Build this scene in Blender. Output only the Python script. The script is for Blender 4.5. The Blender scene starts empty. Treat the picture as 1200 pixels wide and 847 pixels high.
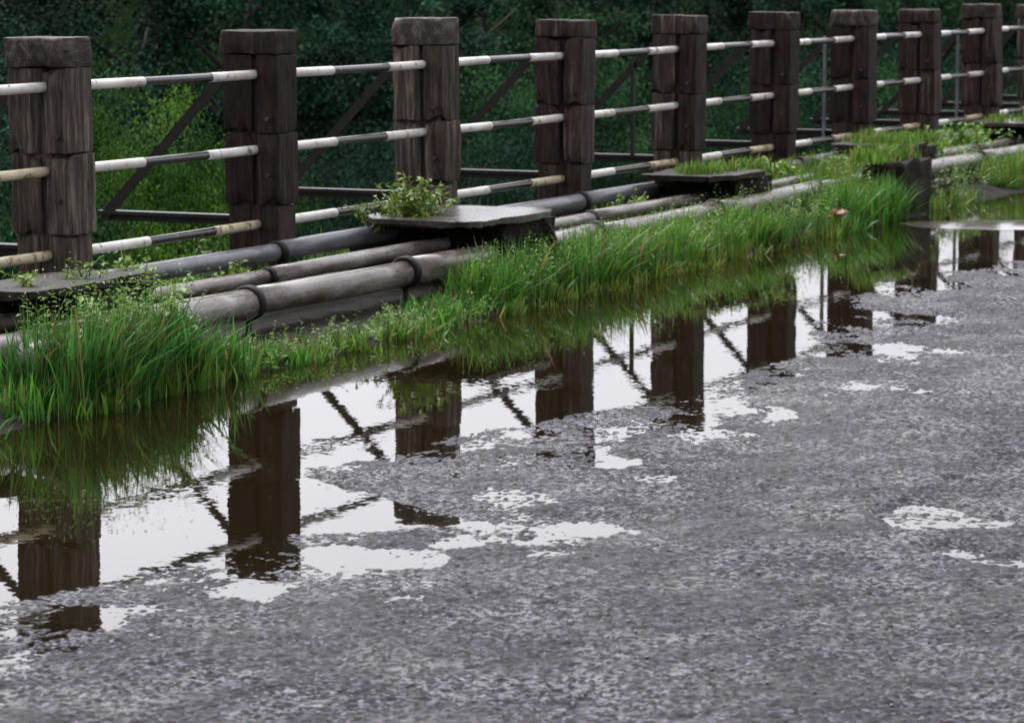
import bpy, bmesh, math, random
import numpy as np
from mathutils import Vector, Matrix

R = math.radians
scene = bpy.context.scene
col = scene.collection
rng = np.random.default_rng(7)
random.seed(7)

# ------------------------------------------------------------------ camera
EYE = 1.6                      # eye height above the puddle's surface (z = 0)
cam_data = bpy.data.cameras.new('camera')
cam_data.sensor_width = 36.0
cam_data.lens = 108.0
cam_data.clip_start = 0.1
cam_data.clip_end = 6000.0
cam_data.dof.use_dof = True
cam_data.dof.focus_distance = 10.5
cam_data.dof.aperture_fstop = 8.0
cam = bpy.data.objects.new('camera', cam_data)
cam.location = (0, 0, EYE)
cam.rotation_euler = (R(90) - math.atan(453.5 / 3600.0), 0, 0)
col.objects.link(cam)
scene.camera = cam

# ------------------------------------------------------------------ sky, sun, exposure (overcast)
SUN_EL, SUN_AZ = R(58), R(-25)          # azimuth from +Y, clockwise positive
world = bpy.data.worlds.new('World')
scene.world = world
world.use_nodes = True
wn, wl = world.node_tree.nodes, world.node_tree.links
wn.clear()
w_out = wn.new('ShaderNodeOutputWorld')
w_bg = wn.new('ShaderNodeBackground')
w_sky = wn.new('ShaderNodeTexSky')
w_sky.sky_type = 'NISHITA'
w_sky.sun_disc = False
w_sky.sun_elevation = SUN_EL
w_sky.sun_rotation = SUN_AZ
w_sky.dust_density = 5.0
w_sky.air_density = 1.0
w_sky.ozone_density = 1.0
w_hs = wn.new('ShaderNodeHueSaturation')
w_hs.inputs['Saturation'].default_value = 0.0
w_mu = wn.new('ShaderNodeMix'); w_mu.data_type = 'RGBA'; w_mu.blend_type = 'MULTIPLY'; w_mu.inputs['Factor'].default_value = 1.0
w_mu.inputs[7].default_value = (0.985, 0.98, 1.045, 1)
w_bg.inputs['Strength'].default_value = 0.15
wl.new(w_sky.outputs[0], w_hs.inputs['Color'])
wl.new(w_hs.outputs[0], w_mu.inputs[6])
wl.new(w_mu.outputs[2], w_bg.inputs['Color'])
wl.new(w_bg.outputs[0], w_out.inputs['Surface'])

sun_data = bpy.data.lights.new('sun', 'SUN')
sun_data.energy = 0.5
sun_data.angle = R(40)
sun_data.color = (1.0, 0.96, 0.90)
sun = bpy.data.objects.new('sun', sun_data)
sun.rotation_euler = Vector((-math.sin(SUN_AZ) * math.cos(SUN_EL), -math.cos(SUN_AZ) * math.cos(SUN_EL), -math.sin(SUN_EL))).to_track_quat('-Z', 'Y').to_euler()
sun.location = (0, 20, 30)
col.objects.link(sun)

vs = scene.view_settings
vs.view_transform = 'Standard'
vs.look = 'None'
vs.gamma = 1.0
vs.use_curve_mapping = False
vs.exposure = 1.27
scene.cycles.use_denoising = True
scene.cycles.max_bounces = 8
scene.cycles.transparent_max_bounces = 8

# ------------------------------------------------------------------ layout: s runs along the railing, t from the railing towards the road
P0 = np.array((-1.970, 13.18))
BAY = 1.825
U = np.array((0.758, 1.660)) / BAY
N = np.array((U[1], -U[0]))
ANG = math.atan2(U[1], U[0])           # local x of everything in the railing frame points along s, local -y towards the road

def W(s, t, z=0.0):
    p = P0 + s * U + t * N
    return Vector((p[0], p[1], z))

# ------------------------------------------------------------------ helpers
def link(o, parent=None):
    col.objects.link(o)
    if parent is not None:
        o.parent = parent
    return o

def mesh_np(name, verts, faces, mat, parent=None, smooth=False, colors=None):
    """verts (n,3), faces (m,k) arrays with one constant k -> object"""
    verts = np.asarray(verts, dtype=np.float32)
    faces = np.asarray(faces, dtype=np.int32)
    me = bpy.data.meshes.new(name)
    k = faces.shape[1]
    me.vertices.add(len(verts)); me.vertices.foreach_set('co', verts.ravel())
    me.loops.add(faces.size); me.loops.foreach_set('vertex_index', faces.ravel())
    me.polygons.add(len(faces))
    me.polygons.foreach_set('loop_start', np.arange(0, faces.size, k, dtype=np.int32))
    me.polygons.foreach_set('loop_total', np.full(len(faces), k, dtype=np.int32))
    if smooth:
        me.polygons.foreach_set('use_smooth', np.ones(len(faces), dtype=bool))
    if colors is not None:
        a = me.color_attributes.new('tint', 'FLOAT_COLOR', 'POINT')
        c = np.ones((len(verts), 4), dtype=np.float32); c[:, :3] = colors
        a.data.foreach_set('color', c.ravel())
    me.update(calc_edges=True)
    me.validate()
    me.materials.append(mat)
    return link(bpy.data.objects.new(name, me), parent)

def mesh_bm(name, bm, mat, parent=None, smooth=False):
    me = bpy.data.meshes.new(name)
    bmesh.ops.recalc_face_normals(bm, faces=bm.faces)
    bm.to_mesh(me); bm.free()
    if smooth:
        for p in me.polygons: p.use_smooth = True
    me.materials.append(mat)
    return link(bpy.data.objects.new(name, me), parent)

def empty(name, loc=(0, 0, 0), rz=0.0, parent=None):
    o = bpy.data.objects.new(name, None)
    o.empty_display_size = 0.1
    o.location = loc
    o.rotation_euler = (0, 0, rz)
    return link(o, parent)

def tag(o, label, cat, group=None):
    o['label'] = label; o['category'] = cat
    if group: o['group'] = group
    return o

def structure(o):
    o['kind'] = 'structure'; return o

def hash2(ix, iy, seed):
    h = (ix.astype(np.int64) * 374761393 + iy.astype(np.int64) * 668265263 + seed * 1442695041) & 0x7fffffff
    h = ((h ^ (h >> 13)) * 1274126177) & 0x7fffffff
    h = ((h ^ (h >> 16)) * 2246822519) & 0x7fffffff
    return (h & 0xffffff) / float(0x1000000)

def vnoise(x, y, sc, seed=0):
    """smooth value noise in -1..1"""
    x = x * sc; y = y * sc
    ix = np.floor(x); iy = np.floor(y)
    fx = x - ix; fy = y - iy
    fx = fx * fx * (3 - 2 * fx); fy = fy * fy * (3 - 2 * fy)
    a = hash2(ix, iy, seed); b = hash2(ix + 1, iy, seed)
    c = hash2(ix, iy + 1, seed); d = hash2(ix + 1, iy + 1, seed)
    return ((a * (1 - fx) + b * fx) * (1 - fy) + (c * (1 - fx) + d * fx) * fy) * 2 - 1

def fbm(x, y, sc, seed=0, octv=3):
    v = 0; a = 1.0; tot = 0
    for i in range(octv):
        v = v + a * vnoise(x + 17.3 * i, y - 9.1 * i, sc * 2 ** i, seed + i)
        tot += a; a *= 0.5
    return v / tot

def stones(x, y, sc, seed=0):
    """rounded stone tops: 0 in the joints, 1 on the tops"""
    x = x * sc; y = y * sc
    ix = np.floor(x); iy = np.floor(y)
    best = np.full(x.shape, 9.0); hh = np.zeros(x.shape)
    for dx in (-1, 0, 1):
        for dy in (-1, 0, 1):
            cx = ix + dx; cy = iy + dy
            px = cx + hash2(cx, cy, seed); py = cy + hash2(cx, cy, seed + 5)
            d = (px - x) ** 2 + (py - y) ** 2
            m = d < best
            best = np.where(m, d, best)
            hh = np.where(m, hash2(cx, cy, seed + 9), hh)
    return np.clip(1 - best * 1.3, 0, 1) * (0.35 + 0.65 * hh)

# ------------------------------------------------------------------ materials
def mat(name):
    m = bpy.data.materials.new(name); m.use_nodes = True
    nt = m.node_tree
    b = nt.nodes['Principled BSDF']
    return m, nt.nodes, nt.links, b

def ramp(nodes, stops):
    r = nodes.new('ShaderNodeValToRGB')
    e = r.color_ramp.elements
    while len(e) < len(stops): e.new(0.5)
    for i, (p, c) in enumerate(stops):
        e[i].position = p
        e[i].color = (*c, 1) if len(c) == 3 else c
    return r

def noise(nodes, links, vec, scale, detail=4, rough=0.55, dist=0.0):
    n = nodes.new('ShaderNodeTexNoise')
    n.inputs['Scale'].default_value = scale; n.inputs['Detail'].default_value = detail
    n.inputs['Roughness'].default_value = rough; n.inputs['Distortion'].default_value = dist
    if vec is not None: links.new(vec, n.inputs['Vector'])
    return n

def coords(nodes, links, scale=(1, 1, 1), kind='Object', rand=True):
    tc = nodes.new('ShaderNodeTexCoord')
    mp = nodes.new('ShaderNodeMapping')
    mp.inputs['Scale'].default_value = scale
    links.new(tc.outputs[kind], mp.inputs['Vector'])
    if rand:
        oi = nodes.new('ShaderNodeObjectInfo')
        ml = nodes.new('ShaderNodeMath'); ml.operation = 'MULTIPLY'; ml.inputs[1].default_value = 37.0
        links.new(oi.outputs['Random'], ml.inputs[0])
        links.new(ml.outputs[0], mp.inputs['Location'])
    return mp.outputs[0]

def bump(nodes, links, b, h, strength, dist):
    bp = nodes.new('ShaderNodeBump')
    bp.inputs['Strength'].default_value = strength; bp.inputs['Distance'].default_value = dist
    links.new(h, bp.inputs['Height']); links.new(bp.outputs[0], b.inputs['Normal'])
    return bp

def mixc(nodes, links, f, a, b_):
    m = nodes.new('ShaderNodeMix'); m.data_type = 'RGBA'
    if isinstance(f, float): m.inputs['Factor'].default_value = f
    else: links.new(f, m.inputs['Factor'])
    for sock, v in ((m.inputs[6], a), (m.inputs[7], b_)):
        if isinstance(v, tuple): sock.default_value = (*v, 1)
        else: links.new(v, sock)
    return m.outputs[2]

def make_rough(name, stops, sc=(1, 1, 1), nscale=6, rough=(0.35, 0.7), bstr=0.5, bdist=0.01, fine=60, moss=None, spec=0.5, vary=0.0):
    m, nd, ln, b = mat(name)
    v = coords(nd, ln, sc)
    n1 = noise(nd, ln, v, nscale, 6, 0.62, 0.3)
    r = ramp(nd, stops); ln.new(n1.outputs[0], r.inputs[0])
    c = r.outputs[0]
    n2 = noise(nd, ln, v, fine, 4, 0.6)
    r2 = ramp(nd, [(0.3, (0.55, 0.55, 0.55)), (0.7, (1.25, 1.25, 1.25))]); ln.new(n2.outputs[0], r2.inputs[0])
    mu = nd.new('ShaderNodeMix'); mu.data_type = 'RGBA'; mu.blend_type = 'MULTIPLY'; mu.inputs['Factor'].default_value = 0.8
    ln.new(c, mu.inputs[6]); ln.new(r2.outputs[0], mu.inputs[7]); c = mu.outputs[2]
    if moss is not None:            # moss grows on the upward faces in patches
        g = nd.new('ShaderNodeNewGeometry'); sx = nd.new('ShaderNodeSeparateXYZ'); ln.new(g.outputs['Normal'], sx.inputs[0])
        n3 = noise(nd, ln, v, moss[0], 5, 0.6)
        ad = nd.new('ShaderNodeMath'); ad.operation = 'MULTIPLY_ADD'; ln.new(sx.outputs['Z'], ad.inputs[0]); ad.inputs[1].default_value = moss[1]; ln.new(n3.outputs[0], ad.inputs[2])
        rm = ramp(nd, [(moss[2], (0, 0, 0)), (moss[2] + 0.12, (1, 1, 1))]); ln.new(ad.outputs[0], rm.inputs[0])
        c = mixc(nd, ln, rm.outputs[0], c, moss[3])
    if vary:                        # piece-to-piece difference in age and colour
        oi = nd.new('ShaderNodeObjectInfo'); hv = nd.new('ShaderNodeHueSaturation')
        mv = nd.new('ShaderNodeMapRange'); mv.inputs[3].default_value = 1 - vary; mv.inputs[4].default_value = 1 + vary; ln.new(oi.outputs['Random'], mv.inputs[0]); ln.new(mv.outputs[0], hv.inputs['Value'])
        ms = nd.new('ShaderNodeMapRange'); ms.inputs[3].default_value = 1.15; ms.inputs[4].default_value = 0.8; ln.new(oi.outputs['Random'], ms.inputs[0]); ln.new(ms.outputs[0], hv.inputs['Saturation'])
        ln.new(c, hv.inputs['Color']); c = hv.outputs[0]
    ln.new(c, b.inputs['Base Color'])
    mr = nd.new('ShaderNodeMapRange'); mr.inputs[3].default_value = rough[0]; mr.inputs[4].default_value = rough[1]
    ln.new(n2.outputs[0], mr.inputs[0]); ln.new(mr.outputs[0], b.inputs['Roughness'])
    b.inputs['Specular IOR Level'].default_value = spec
    ad2 = nd.new('ShaderNodeMath'); ad2.operation = 'ADD'; ln.new(n1.outputs[0], ad2.inputs[0]); ln.new(n2.outputs[0], ad2.inputs[1])
    bump(nd, ln, b, ad2.outputs[0], bstr, bdist)
    return m

M = {}
def timber(name, stops, vary):
    return make_rough(name, stops, sc=(16, 16, 1.2), nscale=2.4, fine=12, rough=(0.5, 0.85), bstr=1.0, bdist=0.02, spec=0.25, vary=vary, moss=(3.0, 0.28, 0.72, (0.03, 0.035, 0.014)))
M['timber_brown'] = timber('brown_timber', [(0.27, (0.009, 0.0042, 0.0034)), (0.45, (0.027, 0.0135, 0.0105)), (0.57, (0.060, 0.037, 0.029)), (0.70, (0.15, 0.112, 0.088))], 0.4)
M['timber_grey'] = timber('weathered_grey_timber', [(0.27, (0.014, 0.009, 0.007)), (0.43, (0.047, 0.032, 0.024)), (0.54, (0.10, 0.074, 0.056)), (0.68, (0.22, 0.18, 0.14))], 0.35)
M['timber_red'] = timber('dark_reddish_timber', [(0.27, (0.007, 0.003, 0.0025)), (0.48, (0.020, 0.0085, 0.0068)), (0.62, (0.042, 0.021, 0.016)), (0.78, (0.09, 0.055, 0.042))], 0.35)
M['timber_cap'] = make_rough('mossy_timber_cap', [(0.27, (0.013, 0.008, 0.006)), (0.48, (0.036, 0.025, 0.019)), (0.7, (0.12, 0.098, 0.078))],
                         sc=(3, 9, 6), nscale=2.6, fine=12, rough=(0.5, 0.8), spec=0.25, vary=0.4, bstr=0.8, bdist=0.01, moss=(5.0, 0.10, 0.60, (0.05, 0.06, 0.022)))
M['steel'] = make_rough('dark_wet_steel', [(0.3, (0.006, 0.005, 0.0045)), (0.6, (0.015, 0.011, 0.008)), (0.8, (0.04, 0.024, 0.014))],
                        nscale=9, fine=70, rough=(0.35, 0.6), bstr=0.3, bdist=0.003, spec=0.3)
M['bolt'] = make_rough('rusty_bolt', [(0.3, (0.02, 0.012, 0.009)), (0.7, (0.07, 0.035, 0.02))], nscale=30, fine=120, bstr=0.3, bdist=0.002)
M['pipe'] = make_rough('wet_grey_pipe', [(0.30, (0.05, 0.03, 0.02)), (0.44, (0.11, 0.088, 0.075)), (0.58, (0.20, 0.183, 0.172)), (0.8, (0.31, 0.295, 0.29))],
                       sc=(1.2, 5, 5), nscale=2.6, fine=30, rough=(0.10, 0.34), bstr=0.35, bdist=0.003)
M['pipe_blue'] = make_rough('wet_bluish_pipe', [(0.25, (0.06, 0.06, 0.068)), (0.5, (0.12, 0.122, 0.138)), (0.8, (0.21, 0.215, 0.24))],
                       sc=(1, 3, 3), nscale=3.5, fine=45, rough=(0.2, 0.42), bstr=0.35, bdist=0.003)
M['collar'] = make_rough('black_iron_collar', [(0.3, (0.004, 0.0035, 0.003)), (0.7, (0.014, 0.010, 0.008))], nscale=12, fine=80, rough=(0.5, 0.7), bstr=0.4, bdist=0.003, spec=0.2)
M['concrete'] = make_rough('wet_dark_concrete', [(0.25, (0.03, 0.025, 0.02)), (0.5, (0.085, 0.078, 0.072)), (0.8, (0.19, 0.18, 0.175))],
                       nscale=4, fine=40, rough=(0.06, 0.40), bstr=0.35, bdist=0.006, moss=(5.0, 0.0, 0.62, (0.035, 0.045, 0.014)))
M['dark_concrete'] = make_rough('dark_mossy_concrete', [(0.25, (0.012, 0.010, 0.008)), (0.5, (0.03, 0.026, 0.02)), (0.8, (0.07, 0.062, 0.05))], nscale=5, fine=40, rough=(0.5, 0.8), bstr=0.6, bdist=0.01, spec=0.2)
M['soil'] = make_rough('wet_soil', [(0.3, (0.006, 0.0045, 0.003)), (0.6, (0.015, 0.011, 0.0065)), (0.8, (0.03, 0.024, 0.014))], nscale=6, fine=70, rough=(0.6, 0.9), bstr=1.0, bdist=0.02, spec=0.15)
M['silt'] = make_rough('wet_silt', [(0.3, (0.05, 0.045, 0.038)), (0.7, (0.11, 0.10, 0.09))], nscale=3, fine=60, rough=(0.06, 0.16), bstr=0.05, bdist=0.004)
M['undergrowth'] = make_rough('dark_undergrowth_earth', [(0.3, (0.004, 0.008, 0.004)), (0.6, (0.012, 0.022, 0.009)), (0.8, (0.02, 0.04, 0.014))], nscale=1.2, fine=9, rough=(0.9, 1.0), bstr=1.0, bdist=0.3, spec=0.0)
M['bark'] = make_rough('wet_bark', [(0.3, (0.010, 0.008, 0.006)), (0.7, (0.04, 0.032, 0.024))], sc=(6, 6, 1), nscale=3, fine=20, rough=(0.5, 0.8), bstr=1.0, bdist=0.02)

def paint(name, base, under, amount, grime):
    m, nd, ln, b = mat(name)
    v = coords(nd, ln, (1, 1, 1))
    n1 = noise(nd, ln, v, 18, 6, 0.65, 0.4)
    n2 = noise(nd, ln, v, 5, 4, 0.6, 0.2)
    r1 = ramp(nd, [(amount, under), (amount + 0.04, base)]); ln.new(n1.outputs[0], r1.inputs[0])
    r2 = ramp(nd, [(0.35, (0, 0, 0)), (0.75, (1, 1, 1))]); ln.new(n2.outputs[0], r2.inputs[0])
    c = mixc(nd, ln, r2.outputs[0], r1.outputs[0], grime)
    ln.new(c, b.inputs['Base Color'])
    b.inputs['Roughness'].default_value = 0.2 if max(base) < 0.1 else 0.3
    bump(nd, ln, b, n1.outputs[0], 0.3, 0.002)
    return m
M['white'] = paint('chipped_white_paint', (0.74, 0.73, 0.70), (0.12, 0.07, 0.04), 0.37, (0.42, 0.38, 0.33))
M['white_stained'] = paint('lichen_stained_white_paint', (0.58, 0.53, 0.40), (0.14, 0.09, 0.04), 0.43, (0.34, 0.27, 0.14))
M['black'] = paint('worn_black_paint', (0.012, 0.012, 0.013), (0.09, 0.06, 0.045), 0.36, (0.035, 0.03, 0.026))

def leaf_mat(name, transl=0.35, rough=0.35, spec=0.3):
    m, nd, ln, b = mat(name)
    a = nd.new('ShaderNodeAttribute'); a.attribute_name = 'tint'
    oi = nd.new('ShaderNodeObjectInfo')
    hs = nd.new('ShaderNodeHueSaturation')
    mr = nd.new('ShaderNodeMapRange'); mr.inputs[3].default_value = 0.8; mr.inputs[4].default_value = 1.2
    ln.new(oi.outputs['Random'], mr.inputs[0]); ln.new(mr.outputs[0], hs.inputs['Value']); ln.new(a.outputs['Color'], hs.inputs['Color'])
    ln.new(hs.outputs[0], b.inputs['Base Color'])
    b.inputs['Roughness'].default_value = rough
    b.inputs['Specular IOR Level'].default_value = spec
    tr = nd.new('ShaderNodeBsdfTranslucent'); ln.new(hs.outputs[0], tr.inputs['Color'])
    mx = nd.new('ShaderNodeMixShader'); mx.inputs[0].default_value = transl
    ln.new(b.outputs[0], mx.inputs[1]); ln.new(tr.outputs[0], mx.inputs[2])
    ln.new(mx.outputs[0], nd['Material Output'].inputs['Surface'])
    return m
M['grass'] = leaf_mat('fresh_grass', 0.4, 0.4)
M['leaf'] = leaf_mat('wet_leaf', 0.3, 0.45)
M['tree_leaf'] = leaf_mat('dark_tree_leaf', 0.12, 0.7, 0.03)

# wet asphalt
m, nd, ln, b = mat('wet_asphalt')
tc = nd.new('ShaderNodeTexCoord'); v = tc.outputs['Object']
vo = nd.new('ShaderNodeTexVoronoi'); vo.inputs['Scale'].default_value = 88; ln.new(v, vo.inputs['Vector'])
sx = nd.new('ShaderNodeSeparateColor'); ln.new(vo.outputs['Color'], sx.inputs[0])
r = ramp(nd, [(0.0, (0.002, 0.0018, 0.003)), (0.45, (0.006, 0.0054, 0.008)), (0.7, (0.026, 0.0235, 0.0325)), (0.92, (0.082, 0.076, 0.097)), (1.0, (0.14, 0.132, 0.16))]); ln.new(sx.outputs[0], r.inputs[0])
nl = noise(nd, ln, v, 1.4, 5, 0.6)
rl = ramp(nd, [(0.32, (0.42, 0.42, 0.44)), (0.68, (1.3, 1.3, 1.27))]); ln.new(nl.outputs[0], rl.inputs[0])
mu = nd.new('ShaderNodeMix'); mu.data_type = 'RGBA'; mu.blend_type = 'MULTIPLY'; mu.inputs['Factor'].default_value = 1.0
ln.new(r.outputs[0], mu.inputs[6]); ln.new(rl.outputs[0], mu.inputs[7])
ln.new(mu.outputs[2], b.inputs['Base Color'])
mr = nd.new('ShaderNodeMapRange'); mr.inputs[1].default_value = 0.3; mr.inputs[2].default_value = 0.7; mr.inputs[3].default_value = 0.36; mr.inputs[4].default_value = 0.68
ln.new(nl.outputs[0], mr.inputs[0]); ln.new(mr.outputs[0], b.inputs['Roughness'])
nf = noise(nd, ln, v, 220, 3, 0.6)
ad = nd.new('ShaderNodeMath'); ad.operation = 'ADD'; ln.new(nf.outputs[0], ad.inputs[0]); ln.new(sx.outputs[1], ad.inputs[1])
nw = noise(nd, ln, v, 2.3, 6, 0.68, 0.4)
rw = ramp(nd, [(0.46, (0.05, 0.05, 0.05)), (0.64, (1, 1, 1))]); ln.new(nw.outputs[0], rw.inputs[0])
nw2 = noise(nd, ln, v, 48, 3, 0.6)
rw2 = ramp(nd, [(0.50, (0, 0, 0)), (0.58, (1, 1, 1))]); ln.new(nw2.outputs[0], rw2.inputs[0])
wm = nd.new('ShaderNodeMath'); wm.operation = 'MULTIPLY'; ln.new(rw.outputs[0], wm.inputs[0]); ln.new(rw2.outputs[0], wm.inputs[1])
wsp = nd.new('ShaderNodeMapRange'); wsp.inputs[3].default_value = 0.085; wsp.inputs[4].default_value = 0.55; ln.new(wm.outputs[0], wsp.inputs[0]); ln.new(wsp.outputs[0], b.inputs['Specular IOR Level'])
wr = nd.new('ShaderNodeMix'); wr.data_type = 'FLOAT'; ln.new(wm.outputs[0], wr.inputs[0]); ln.new(mr.outputs[0], wr.inputs[2]); wr.inputs[3].default_value = 0.14; ln.new(wr.outputs[0], b.inputs['Roughness'])
bump(nd, ln, b, ad.outputs[0], 1.0, 0.0036)
M['asphalt'] = m

# muddy puddle water, faint ripples
m, nd, ln, b = mat('puddle_water')
tc = nd.new('ShaderNodeTexCoord'); v = tc.outputs['Object']
b.inputs['Base Color'].default_value = (0.0085, 0.0058, 0.0022, 1)
b.inputs['Roughness'].default_value = 0.015
b.inputs['IOR'].default_value = 1.333
def nvec(scale, k, detail):
    n = noise(nd, ln, v, scale, detail, 0.5)
    s1 = nd.new('ShaderNodeVectorMath'); s1.operation = 'SUBTRACT'; ln.new(n.outputs['Color'], s1.inputs[0]); s1.inputs[1].default_value = (0.5, 0.5, 0.5)
    s2 = nd.new('ShaderNodeVectorMath'); s2.operation = 'MULTIPLY'; ln.new(s1.outputs[0], s2.inputs[0]); s2.inputs[1].default_value = (k, k, 0)
    return s2.outputs[0]
a1 = nd.new('ShaderNodeVectorMath'); ln.new(nvec(5, 0.0022, 1), a1.inputs[0]); ln.new(nvec(34, 0.009, 2), a1.inputs[1])
# broken ripple patches
np_ = noise(nd, ln, v, 1.3, 3, 0.5)
rp = ramp(nd, [(0.52, (0, 0, 0)), (0.68, (1, 1, 1))]); ln.new(np_.outputs[0], rp.inputs[0])
rv = nd.new('ShaderNodeVectorMath'); rv.operation = 'MULTIPLY'; ln.new(nvec(34, 0.022, 2), rv.inputs[0]); ln.new(rp.outputs[0], rv.inputs[1])
a1b = nd.new('ShaderNodeVectorMath'); ln.new(a1.outputs[0], a1b.inputs[0]); ln.new(rv.outputs[0], a1b.inputs[1])
a2 = nd.new('ShaderNodeVectorMath'); ln.new(a1b.outputs[0], a2.inputs[0]); a2.inputs[1].default_value = (0, 0, 1)
nm = nd.new('ShaderNodeVectorMath'); nm.operation = 'NORMALIZE'; ln.new(a2.outputs[0], nm.inputs[0])
ln.new(nm.outputs[0], b.inputs['Normal'])
M['water'] = m

m, nd, ln, b = mat('rust_red_leaf')
v = coords(nd, ln); n1 = noise(nd, ln, v, 30, 4)
r = ramp(nd, [(0.3, (0.13, 0.028, 0.011)), (0.7, (0.33, 0.085, 0.028))]); ln.new(n1.outputs[0], r.inputs[0]); ln.new(r.outputs[0], b.inputs['Base Color'])
b.inputs['Roughness'].default_value = 0.4
M['red_leaf'] = m

# ================================================================== THE SETTING
# ---- road: one sheet, a real height field; where it dips below z = 0 the puddle stands on it
EDGE_S = [-40, -6.2, -5.6, -5.13, -4.85, -4.61, -4.41, -4.2, -4.0, -3.75, -3.54, -3.36, -3.14, -2.95, -2.75, -2.45, -2.15, -1.5, -0.79, -0.22, 0.6, 1.39, 2.4, 3.55, 4.8, 6.0, 9.0, 14, 60]
EDGE_T = [2.6, 2.65, 2.72, 2.78, 2.82, 2.84, 2.88, 2.95, 3.00, 3.00, 3.02, 3.28, 3.52, 3.32, 2.78, 2.48, 2.58, 2.70, 2.87, 3.08, 2.98, 2.90, 2.62, 2.43, 2.52, 2.65, 2.7, 2.5, 2.5]

# depressions outside the main puddle: x, y, length along x, length along y, depth
POOLS = [(0.0, 9.35, 0.16, 0.22), (-0.28, 8.35, 0.15, 0.13), (-0.50, 8.45, 0.16, 0.10), (0.92, 8.92, 0.08, 0.09), (1.24, 9.0, 0.14, 0.20), (1.39, 8.88, 0.11, 0.13), (1.25, 8.42, 0.08, 0.08),
         (1.34, 8.28, 0.14, 0.07), (0.66, 10.65, 0.20, 0.20), (0.10, 8.42, 0.08, 0.08), (0.30, 10.1, 0.14, 0.18), (1.39, 9.6, 0.05, 0.10), (1.98, 14.25, 0.16, 0.20),
         (0.22, 9.9, 0.08, 0.12), (0.48, 9.7, 0.08, 0.1), (2.3, 9.6, 0.3, 0.2)]

def road_height(X, Y):
    a = X - P0[0]; bb = Y - P0[1]
    s = a * U[0] + bb * U[1]; t = a * N[0] + bb * N[1]
    te = np.interp(s, EDGE_S, EDGE_T)
    d = t - te - 0.09 + 0.08 * fbm(X, Y, 1.7, 3, 3)
    dp = np.maximum(d, 0)
    z = np.where(d > 0, 0.0080 * np.minimum(dp, 0.9) + 0.007 * (1 - np.exp(-np.maximum(dp - 0.4, 0) * 1.2)) + 0.0012 * np.minimum(dp, 8), 0.034 * np.maximum(d, -1.4))
    fine = np.exp(-np.maximum(Y - 24, 0) / 8)
    z = z + 0.0036 * fbm(X, Y, 2.6, 11, 2) + 0.0036 * fbm(X, Y, 9.0, 21, 2) * fine
    z = z - 0.0060 * np.clip(fbm(X, Y * 0.7, 6.0, 97, 3) - 0.10, 0, 1) * np.clip(1.5 - np.abs(d - 0.45) * 2.2, 0, 1) * 2.0
    z = z + 0.014 * np.clip(1.3 - np.sqrt(((X + 0.26) / 0.20) ** 2 + ((Y - 9.15) / 0.36) ** 2), 0, 1)
    z = z - 0.008 * np.clip((-d - 0.02) / 0.2, 0, 1)
    wob = 0.9 * fbm(X, Y * 0.55, 8.0, 81, 4)
    for (px, py, lx, ly) in POOLS:
        q = np.sqrt(((X - px) / lx) ** 2 + ((Y - py) / ly) ** 2) + wob
        w = np.clip((1.35 - q) / 0.9, 0, 1); w = w * w * (3 - 2 * w)
        z = z * (1 - w) + (-0.0012 - 0.0016 * fbm(X, Y, 20.0, 91, 2)) * w
    for (px, py, lx, ly) in ((-0.27, 8.33, 0.13, 0.15), (-0.50, 8.42, 0.12, 0.09), (1.25, 9.0, 0.13, 0.15), (1.40, 8.87, 0.10, 0.10)):
        w = np.clip((1.35 - np.sqrt(((X - px) / lx) ** 2 + ((Y - py) / ly) ** 2) - wob) / 0.5, 0, 1)
        z = z * (1 - w) - 0.0026 * w
    st_ = np.maximum(stones(X, Y, 46, 31), 1.15 * stones(X, Y, 26, 37) * np.clip(vnoise(X, Y, 3.0, 39) * 3, 0, 1))
    z = z - 0.0045 * np.clip(fbm(X, Y * 0.5, 3.2, 95, 3) - 0.12, 0, 1) * 3.0
    z = z + 0.0095 * (st_ - 0.42) * fine + 0.0018 * vnoise(X, Y, 95, 41) * fine
    return z, s, t

xs = np.concatenate([-np.geomspace(150, 2.9, 16), np.arange(-2.75, 3.75, 0.0088), np.geomspace(3.9, 150, 16)])
ys = [ -60., -25., -10., 0., 3., 4.6]
y = 5.3
while y < 27: ys.append(y); y += 0.00175 * y
ys += list(np.geomspace(27.5, 400, 24))
ys = np.array(ys)
X, Y = np.meshgrid(xs, ys)
Z, S, T = road_height(X, Y)
nx, ny = len(xs), len(ys)
idx = np.arange(nx * ny).reshape(ny, nx)
quads = np.stack([idx[:-1, :-1], idx[:-1, 1:], idx[1:, 1:], idx[1:, :-1]], -1).reshape(-1, 4)
keep = (T.ravel()[quads] > 1.0).all(1)
quads = quads[keep]
used = np.unique(quads); remap = np.zeros(nx * ny, dtype=np.int64); remap[used] = np.arange(len(used))
V = np.stack([X.ravel(), Y.ravel(), Z.ravel()], 1)[used]
road = structure(mesh_np('road', V, remap[quads], M['asphalt'], smooth=True))

# ---- water sheet of the puddle
pv = [W(s_, t_, 0) for s_, t_ in ((-14, 1.0), (-14, 7.0), (40, 5.0), (40, 1.0))]
puddle = structure(mesh_np('puddle_water', [tuple(p) for p in pv], [[0, 1, 2, 3]], M['water']))

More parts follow.
